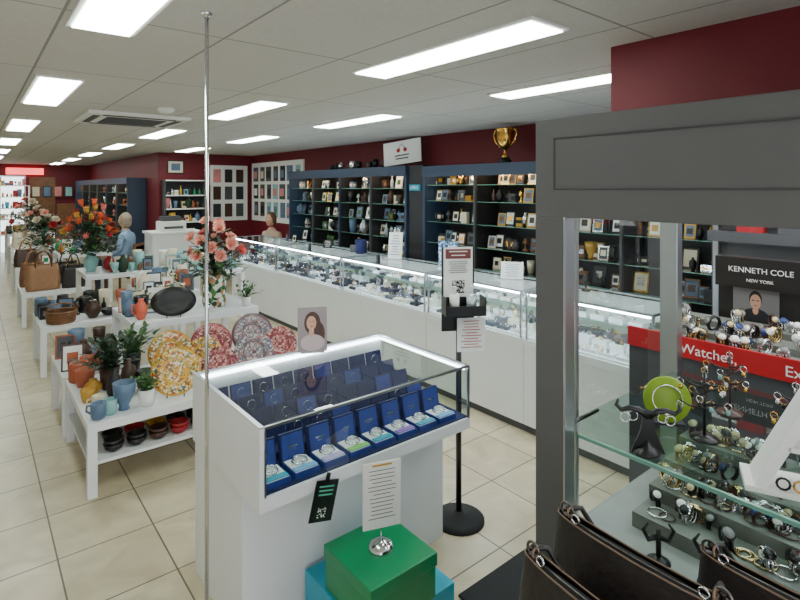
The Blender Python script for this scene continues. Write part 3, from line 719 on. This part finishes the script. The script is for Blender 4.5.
# ---------- right glass cabinet ----------
e = empty('grey_glass_cabinet'); b = MB()
cx0, cx1, cy0, cy1 = 1.4, 2.3, -.7, 1.037
b.box(cx0, cx0+.05, cy0, cy1, 1.66, 1.965, grey)
b.box(cx0-.006, cx0, cy0, .97, 1.9, 1.905, greyd); b.box(cx0-.004, cx0, cy0, .97, 1.745, 1.75, greyd); b.box(cx0-.004, cx0, .965, .97, 1.75, 1.9, greyd)
b.box(cx0+.05, cx1, cy0, cy1, 1.93, 1.965, grey)
b.box(cx0, cx0+.05, cy1-.1, cy1, 0, 1.66, grey)
b.box(cx0, cx0+.05, cy1-.108, cy1-.1, .6, 1.66, alu)
b.box(cx0, cx0+.05, cy0, cy1-.1, 0, .58, grey)
b.box(cx0+.05, cx1, cy0, cy1, .5, .6, mat('deck_grey', (150, 152, 150), .4, noise=.1))
b.box(cx0+.05, cx1, cy1-.04, cy1, 0, .5, grey)
b.box(cx1-.05, cx1, cy1-.07, cy1, .6, 1.93, alu); b.box(cx0+.05, cx1-.05, cy1-.04, cy1, 1.66, 1.93, grey)
b.box(cx0+.05, cx1, cy0, cy0+.05, .6, 1.93, grey)
b.box(1.6, 1.615, cy1-.02, cy1-.01, .6, 1.66, alu)
b.box(cx0+.3, cx0+.6, cy0+.1, cy1-.15, 1.915, 1.93, panel2)  # added fill panel, out of view behind the header, brightens the interior
b.obj('frame', .002, e)
g = MB(); g.pane(cx0+.05, cx1-.05, cy1-.012, cy1-.006, .6, 1.66, glass)
g.pane(cx0+.06, cx1-.02, cy0+.06, cy1-.05, .985, .993, glassg)
g.obj('glass_panes', parent=e)
b = MB(); b.tube([(cx0+.055, cy1-.04, .975), (1.7, cy1-.04, .975)], .006, black, 6); b.box(cx0+.05, cx0+.06, cy0+.06, cy1-.12, .983, .993, gedge); b.obj('shelf_edge', parent=e)
zs = .993
b = MB()
hx, hy = 1.51, .73
b.lathe([(.05, 0), (.05, .006), (.02, .02), (.008, .035)], black, (hx, hy, zs), 18, sy=.7)
Mh = MT(hx, hy, zs, -.9)
b.add([(-.045, .004, .0), (.045, .004, .0), (.02, .004, .06), (.012, .004, .12), (-.012, .004, .12), (-.02, .004, .06), (-.045, -.006, .0), (.045, -.006, .0), (.02, -.006, .06), (.012, -.006, .12), (-.012, -.006, .12), (-.02, -.006, .06)],
      [(0,1,2,3,4,5), (11,10,9,8,7,6), (0,6,7,1), (1,7,8,2), (2,8,9,3), (3,9,10,4), (4,10,11,5), (5,11,6,0)], black, Mh)
for s_ in (-1, 1):
    b.tube([(0, 0, .1), (s_*.025, 0, .118), (s_*.05, 0, .122), (s_*.072, 0, .115), (s_*.085, 0, .128), (s_*.08, 0, .145)], [.01, .01, .008, .007, .006, .003], black, 8, M=Mh)
    for k in range(2): b.ring((s_*(.04+.02*k), 0, .1-.006*k), .014, .0018, silver, Mh, 10, 4, 'y')
b.obj('antler_jewellery_holder')
b = MB(); M = MT(1.74, .78, zs+.078, -.9, pi/2-.15)
lime = mat('lime_green', (130, 165, 30), .4, noise=.08)
b.lathe([(0, 0), (.068, 0), (.072, .004), (.068, .008), (0, .008)], lime, (0, 0, 0), 28, M)
b.ring((0, 0, .01), .045, .0025, silver, M, 20, 5)
b.box(-.05, .05, -.02, .03, 0, .008, black, MT(1.74, .78, zs, -.9))
b.obj('round_jewellery_display')
def tree(name, x, y, z, h, m, seed):
    b = MB(); r = random.Random(seed)
    b.lathe([(.04, 0), (.04, .005), (.01, .012)], m, (x, y, z), 16); b.tube([(x, y, z), (x+.004, y, z+h*.5), (x, y, z+h)], [.005, .004, .003], m, 7)
    for i in range(9):
        a = i*2.4; zz = z+h*(.4+.06*i); L = .045+.03*r.random()
        p = Vector((x+L*math.cos(a), y+L*math.sin(a), zz+.025))
        b.tube([(x, y, zz), (x+L*.6*math.cos(a), y+L*.6*math.sin(a), zz+.008), p], [.0035, .003, .002], m, 6)
        b.ring((p.x, p.y, p.z-.015), .01, .0015, r.choice([gold, silver]), seg=8, k=4, axis='x'); b.ell((p.x, p.y, p.z-.032), .007, .007, .009, r.choice([gold, silver, aqua, black]), 8)
    return b.obj(name)
tree('earring_tree', 1.72, .66, zs, .2, black, 3)
tree('earring_tree', 1.98, .68, zs, .19, brown, 4)
tree('earring_tree', 1.9, .47, zs, .16, black, 5)
b = MB(); M = MT(1.62, .38, zs, -1.15)
for s_ in (-1, 1):
    b.box(-.012, .012, -.05, .05, 0, .26, whitem, M @ MT(s_*.11, 0, .006, 0, 0, -s_*.45))
b.box(-.14, .13, -.06, .06, 0, .014, whitem, M)
b.box(-.05, .05, -.05, .05, .11, .122, whitem, M)
for k in range(4): b.ring((-.06+k*.035, -.05, .03), .014, .003, [black, gold][k % 2], M, 10, 4, 'y')
b.obj('white_jewellery_stand')
b = MB(); r = random.Random(21)
tierm = mat('tier_grey', (120, 124, 118), .4, noise=.15, nscale=12)
for k in range(4): b.box(1.75+k*.12, 1.87+k*.12, -.3, .9, .6, .65+k*.05, tierm)
for i in range(170):
    k = r.randrange(4); x = 1.77+k*.12+.08*r.random(); y = r.uniform(-.28, .87)
    watch(b, x, y, .65+k*.05, -pi/2+r.uniform(-1.2, .9), r.choice(faces), r.choice([pgold, silver, silver, pgold, black, brown, silver]), .75+.4*r.random(), -.5-.5*r.random())
for i in range(90):
    k = r.randrange(4); b.ring((1.8+k*.12, r.uniform(-.28, .87), .655+k*.05), .02+.01*r.random(), .003, r.choice([pgold, silver, brown]), seg=10, k=4)
b.obj('tiered_watch_display')
b = MB()
for i in range(26):
    x, y = r.uniform(1.49, 1.7), r.uniform(-.05, .42)
    b.box(-.022, .022, -.022, .022, 0, .02, r.choice([gpad, cpad]), MT(x, y, .6, r.random())); watch(b, x, y, .62, -1.2+r.uniform(-.6, .6), r.choice(faces), r.choice([pgold, silver, silver]), .8)
b.obj('bracelet_watch_pads')
def tbar(name, x, y, z, rz, h=.13):
    b = MB(); M = MT(x, y, z, rz)
    b.lathe([(.035, 0), (.035, .006), (.01, .02)], black, (0, 0, 0), 14, M); b.tube([(0, 0, .01), (0, 0, h)], .008, black, 7, M=M)
    for s_ in (-1, 1): b.tube([(0, 0, h-.02), (s_*.03, 0, h-.03), (s_*.045, 0, h), (s_*.03, 0, h+.02)], [.009, .008, .006, .003], black, 7, M=M)
    return b.obj(name)
tbar('black_ring_holder', 1.66, .62, .6, -.8); tbar('black_ring_holder', 1.6, .5, .6, -.8, .1); tbar('black_ring_holder', 1.64, .76, .6, -.8, .1)
b = MB()
for i in range(110):
    x, y = 1.8+.42*r.random(), -.2+.55*r.random()
    b.ring((x, y, zs+.004+.01*r.random()), .014+.012*r.random(), .003, r.choice([pgold, silver, silver, brown]), seg=10, k=4)
b.obj('bangle_assortment')
# ---------- window display beyond ----------
e = empty('watch_display_counter'); b = MB()
b.box(2.5, 3.2, -.6, 1.3, 0, 1.0, greyd); redb = mat('red_banner', (180, 20, 30), .4, noise=.03)
b.box(2.485, 2.5, -.6, 1.3, .99, 1.08, redb); b.box(2.5, 3.2, -.6, 1.3, 1.0, 1.02, greyd)
for k in range(3): b.box(2.6+k*.13, 2.73+k*.13, -.5, 1.28, 1.02, 1.03+k*.03, tierm)
b.obj('counter', parent=e)
text('Watches,', .06, MT(2.483, .94, 1.03, -pi/2, pi/2), paper, e); text('Exclusive', .06, MT(2.483, .55, 1.03, -pi/2, pi/2), paper, e)
b = MB()
for i in range(110):
    k = r.randrange(3)
    watch(b, 2.62+k*.13+.08*r.random(), r.uniform(-.45, 1.24), 1.03+k*.03, -pi/2+r.uniform(-.9, .9), r.choice(faces), r.choice([pgold, silver, silver, brown, pgold, black]), .8+.4*r.random(), -.4-.5*r.random())
b.obj('watches', parent=e)
e = empty('watch_brand_display'); b = MB()
bronze = mat('dark_bronze', (30, 27, 26), .4, noise=.1)
b.box(3.05, 3.08, .7, 1.1, 1.02, 1.4, bronze); b.box(3.005, 3.05, .7, 1.1, 1.25, 1.4, bronze)
Mp = MT(3.045, .93, 1.03, -pi/2)
b.box(-.1, .1, -.002, 0, 0, .22, mat('photo_grey', (120, 118, 120), .4), Mp)
MM = Mp @ MT(0, -.0025, 0, 0, pi/2)
flat(b, (0, .045), .075, .075, ink, MM, .0002); flat(b, (0, .165), .028, .042, mat('hair_dark', (30, 24, 22), .6), MM, .0004); flat(b, (0, .152), .024, .037, skin, MM, .0006); flat(b, (0, .108), .013, .02, skin, MM, .0005)
flat(b, (-.01, .158), .006, .003, ink, MM, .0008); flat(b, (.01, .158), .006, .003, ink, MM, .0008); flat(b, (0, .133), .008, .002, redf, MM, .0008)
b.obj('panel', parent=e)
text('KENNETH COLE', .038, MT(3.003, .9, 1.34, -pi/2, pi/2), paper, e); text('NEW YORK', .022, MT(3.003, .9, 1.29, -pi/2, pi/2), paper, e)
b = MB()
b.box(3.44, 3.498, -1.5, 1.28, 1.56, 1.6, alu); b.box(3.38, 3.46, -1.5, 1.28, 1.44, 1.5, greyd)
for yy in (-1.5, -.6, .3, 1.25): b.box(3.46, 3.498, yy, yy+.03, 0, 1.56, alu)
for i in range(13): b.box(3.39, 3.45, -1.4+i*.2, -1.27+i*.2, 1.5, 1.6, [slate, greyd, redf, paper, black][i % 5])
b.obj('window_shelving')
slab('display_fill_panel', 2.65, 3.25, -1.6, 1.1, 1.935, 1.949, panel2)  # added glowing panel under the bulkhead to brighten the window display
# ---------- handbags near camera ----------
def handbag(name, x, y, z, L, h, d, rz):
    b = MB(); M = MT(x, y, z, rz)
    vs = []; fs = []; N = 24; prof = [(0, .97, 1), (.04, 1.0, 1.06), (.3, 1.0, 1.08), (.6, .98, .85), (.85, .96, .55), (.97, .95, .34), (1, .95, .3)]
    for (t, sl, sd) in prof:
        for i in range(N):
            a = 2*pi*i/N; c, s_ = math.cos(a), math.sin(a)
            px = L/2*sl*math.copysign(abs(c)**.45, c); py = d/2*sd*math.copysign(abs(s_)**.6, s_)
            vs.append((px, py, h*t-(.012*(1-(2*px/L)**2) if t > .8 else 0)))
    for j_ in range(len(prof)-1):
        for i in range(N): k = (i+1) % N; fs.append((j_*N+i, j_*N+k, (j_+1)*N+k, (j_+1)*N+i))
    fs.append(tuple(range(N))[::-1])
    b.add(vs, fs, bleather, M, True)
    top = [Vector(v) for v in vs[-N:]]
    b.add([v-Vector((0, 0, .012)) for v in top], [tuple(range(N))], blackm, M)
    b.tube([v+Vector((0, 0, .001)) for v in top], .002, piping, 6, True, M)
    b.tube([(-L*.44, -.0, h*.975), (-L*.2, 0, h*.955), (0, 0, h*.95), (L*.2, 0, h*.955), (L*.44, 0, h*.975)], .002, steel, 5, False, M)
    for q in (-1, 1):
        bx = q*L*.42
        b.box(bx-.012, bx+.012, -.006, .006, h*.85, h*.99, bleather, M)
        b.ring((bx, 0, h*1.03), .016, .003, steel, M, 14, 6, 'y')
        for c_ in range(2): b.ring((bx-q*.018*(c_+.6), .004+.006*(c_ % 2), h*1.03-.006*c_), .01, .0025, chrome if c_ % 2 else piping, M, 12, 6, 'xy'[c_ % 2])
    s_ = -1
    pts = [(-L*.42, 0, h*1.04), (-L*.38, s_*d*.25, h*1.03), (-L*.3, s_*d*.46, h*.8), (0, s_*d*.52, h*.62), (L*.3, s_*d*.46, h*.8), (L*.38, s_*d*.25, h*1.03), (L*.42, 0, h*1.04)]
    P = []
    for i in range(len(pts)-1):
        for t_ in (0, .33, .66): P.append(Vector(pts[i]).lerp(Vector(pts[i+1]), t_))
    P.append(Vector(pts[-1])); b.tube(P, .006, bleather, 8, False, M)
    return b.obj(name)
slab('handbag_plinth', .76, 1.38, .1, .86, 0, .7, blackm, bevel=.004)
handbag('black_handbag', .925, .56, .7, .34, .265, .12, pi/2-.1)
handbag('black_handbag', 1.085, .55, .7, .4, .285, .13, pi/2-.03)
handbag('black_handbag', 1.265, .33, .7, .34, .25, .12, pi/2)
# ---------- things on the counter ----------
def cardstand(name, x, y, z, w, h, rz, bg, lm):
    b = MB(); M = MT(x, y, z, rz, -.2); b.box(-w/2, w/2, 0, .004, 0, h, bg, M); lines(b, M, -w*.4, w*.4, h*.88, 8, h*.1, lm, R, h*.025)
    b.box(-w/2, w/2, -.01, .06, 0, .003, clear, MT(x, y, z, rz)); b.tube([(0, .0, h*.5), (0, .055, .004)], .003, alu, 5, M=MT(x, y, z, rz)); return b.obj(name)
cardstand('counter_card', 3.4, 2.75, 1.012, .18, .14, -1, paper, slate)
cardstand('counter_card', 3.42, 4.3, 1.012, .15, .28, -1, paper, slate)
cardstand('counter_card', 3.4, 5.6, 1.012, .12, .1, -1, black, paper)
b = MB()
for i, yy in enumerate((3.3, 3.42)):
    b.box(3.3, 3.36, yy, yy+.1, 1.012, 1.03, alu)
    b.tube([(3.33, yy+.05, 1.03), (3.33, yy+.05, 1.25)], .006, alu, 6)
    b.box(3.31, 3.35, yy+.005, yy+.095, 1.05, 1.27, bluep)
b.obj('patterned_scarf_display')
b = MB(); r = random.Random(55)
for yy in (2.1, 2.25, 4.9, 5.05, 6.5, 6.7):
    goods(b, 3.42, yy, 1.012, r, .16, -1.3, [black, silver, navy, greyd])
b.obj('counter_top_trinkets')
# ---------- people ----------
def seated(name, x, y, zseat, rz, topc, hairc):
    e = empty(name); M = MT(x, y, zseat+.11, rz)
    J = [((0,0,0),(.17,.13)), ((0,-.01,.2),(.145,.105)), ((0,0,.36),(.16,.11)), ((0,.01,.47),(.08,.07)), ((0,.02,.54),(.05,.05))]
    E = [(0,1),(1,2),(2,3),(3,4)]
    for s_ in (-1, 1):
        n = len(J)
        J += [((s_*.15,0,.41),(.06,.06)), ((s_*.21,.03,.17),(.045,.045)), ((s_*.14,.24,.08),(.03,.03)), ((s_*.13,.29,.075),(.03,.018))]
        E += [(2,n),(n,n+1),(n+1,n+2),(n+2,n+3)]
        n = len(J)
        J += [((s_*.09,.06,-.02),(.085,.085)), ((s_*.12,.42,-.02),(.062,.062)), ((s_*.12,.4,-.44),(.042,.042)), ((s_*.12,.44,-.51),(.04,.035)), ((s_*.12,.54,-.525),(.035,.025))]
        E += [(0,n),(n,n+1),(n+1,n+2),(n+2,n+3),(n+3,n+4)]
    me = bpy.data.meshes.new('t'); me.from_pydata([(M @ Vector(p))[:] for p, _ in J], E, [])
    o = bpy.data.objects.new('t', me); bpy.context.scene.collection.objects.link(o)
    o.modifiers.new('s', 'SKIN'); sd = me.skin_vertices[0].data
    for i, (_, q) in enumerate(J): sd[i].radius = q; sd[i].use_root = (i == 0)
    ss = o.modifiers.new('ss', 'SUBSURF'); ss.levels = 2; ss.render_levels = 2
    bpy.context.view_layer.update(); dg = bpy.context.evaluated_depsgraph_get()
    bm_ = bpy.data.meshes.new_from_object(o.evaluated_get(dg)); bpy.data.objects.remove(o)
    bm_.materials.clear(); top = mat(name+'_knit', topc, .8, noise=.1, nscale=30); tr = mat('grey_trousers', (60, 62, 74), .8, noise=.1)
    for m_ in (top, tr, skin, black): bm_.materials.append(m_)
    Mi = M.inverted()
    for p in bm_.polygons:
        c = Mi @ p.center; p.use_smooth = True
        p.material_index = 0
        if c.z < .04 and (c.y > .1 or c.z < -.05): p.material_index = 1
        if c.z < -.46: p.material_index = 3
        if c.z > .5 or (c.y > .235 and c.z > .03): p.material_index = 2
    bo = bpy.data.objects.new('body', bm_); bpy.context.scene.collection.objects.link(bo); bo.parent = e
    b = MB(); H = M @ MT(0, .035, .655, 0, -.1)
    b.ell((0, 0, 0), .074, .092, .112, skin, 18, H); b.ell((0, .02, -.06), .055, .06, .05, skin, 14, H)
    b.lathe([(.016, 0), (.012, .02), (.004, .045)], skin, (0, .092, -.03), 8, H)
    for s_ in (-1, 1): b.ell((s_*.075, -.005, -.01), .01, .02, .03, skin, 8, H); b.ell((s_*.028, .084, .008), .012, .006, .006, paper, 8, H); b.ell((s_*.028, .089, .008), .005, .003, .005, ink, 8, H)
    b.ell((0, .086, -.058), .024, .006, .006, rose, 8, H)
    hm = mat(name+'_hair', hairc, .7, noise=.25, nscale=40, bump=.5)
    b.ell((0, -.024, .025), .088, .09, .108, hm, 18, H); b.ell((0, -.05, -.03), .078, .055, .09, hm, 14, H)
    for s_ in (-1, 1): b.ell((s_*.068, -.016, -.01), .018, .05, .065, hm, 10, H)
    b.obj('head', parent=e)
    b = MB()
    for s_ in (-1, 1):
        c = Vector((s_*.13, .3, .072)); b.ell(c, .036, .042, .015, skin, 10, M)
        for k, L in enumerate((.058, .066, .062, .048)):
            fx = c.x+(-.025+.0165*k)*s_*-1
            b.tube([(fx, c.y+.03, c.z), (fx, c.y+.03+L*.45, c.z+.004), (fx, c.y+.03+L*.8, c.z-.008), (fx, c.y+.03+L*.95, c.z-.02)], [.009, .0085, .0075, .005], skin, 7, M=M)
        b.tube([(c.x-s_*.025, c.y-.01, c.z), (c.x-s_*.045, c.y+.015, c.z+.002), (c.x-s_*.048, c.y+.04, c.z-.004)], [.011, .009, .006], skin, 7, M=M)
    b.obj('hands', parent=e)
seated('seated_customer', 2.0, 9.6, .45, .9, (130, 156, 186), (150, 134, 116))
seated('seated_shop_assistant', 3.98, 8.35, .45, pi/2+.4, (186, 160, 140), (100, 70, 48))
def chair(x, y, rz):
    b = MB(); M = MT(x, y, 0, rz)
    b.box(-.22, .22, -.2, .22, .42, .45, wood, M)
    for sx_ in (-.2, .17):
        b.box(sx_, sx_+.03, .19, .22, 0, .42, wood, M); b.box(sx_, sx_+.03, -.24, -.2, 0, .85, wood, M)
    for z in (.55, .68, .8): b.box(-.17, .17, -.235, -.21, z, z+.04, wood, M)
    b.obj('wooden_chair', .003)
chair(2.0, 9.6, .9); chair(3.98, 8.35, pi/2+.4)

# ---------- world, camera ----------
w = bpy.data.worlds.new('w'); bpy.context.scene.world = w; w.use_nodes = True
bg = w.node_tree.nodes['Background']; bg.inputs[0].default_value = (.94, .97, 1, 1); bg.inputs[1].default_value = 3.6
cam = bpy.data.cameras.new('camera'); co = bpy.data.objects.new('camera', cam); bpy.context.scene.collection.objects.link(co)
co.location = (0, 0, 1.75); co.rotation_euler = (pi/2, 0, math.radians(-39.1)); cam.sensor_width = 36; cam.lens = 529/800*36; cam.shift_y = -.14; cam.clip_start = .02
bpy.context.scene.camera = co
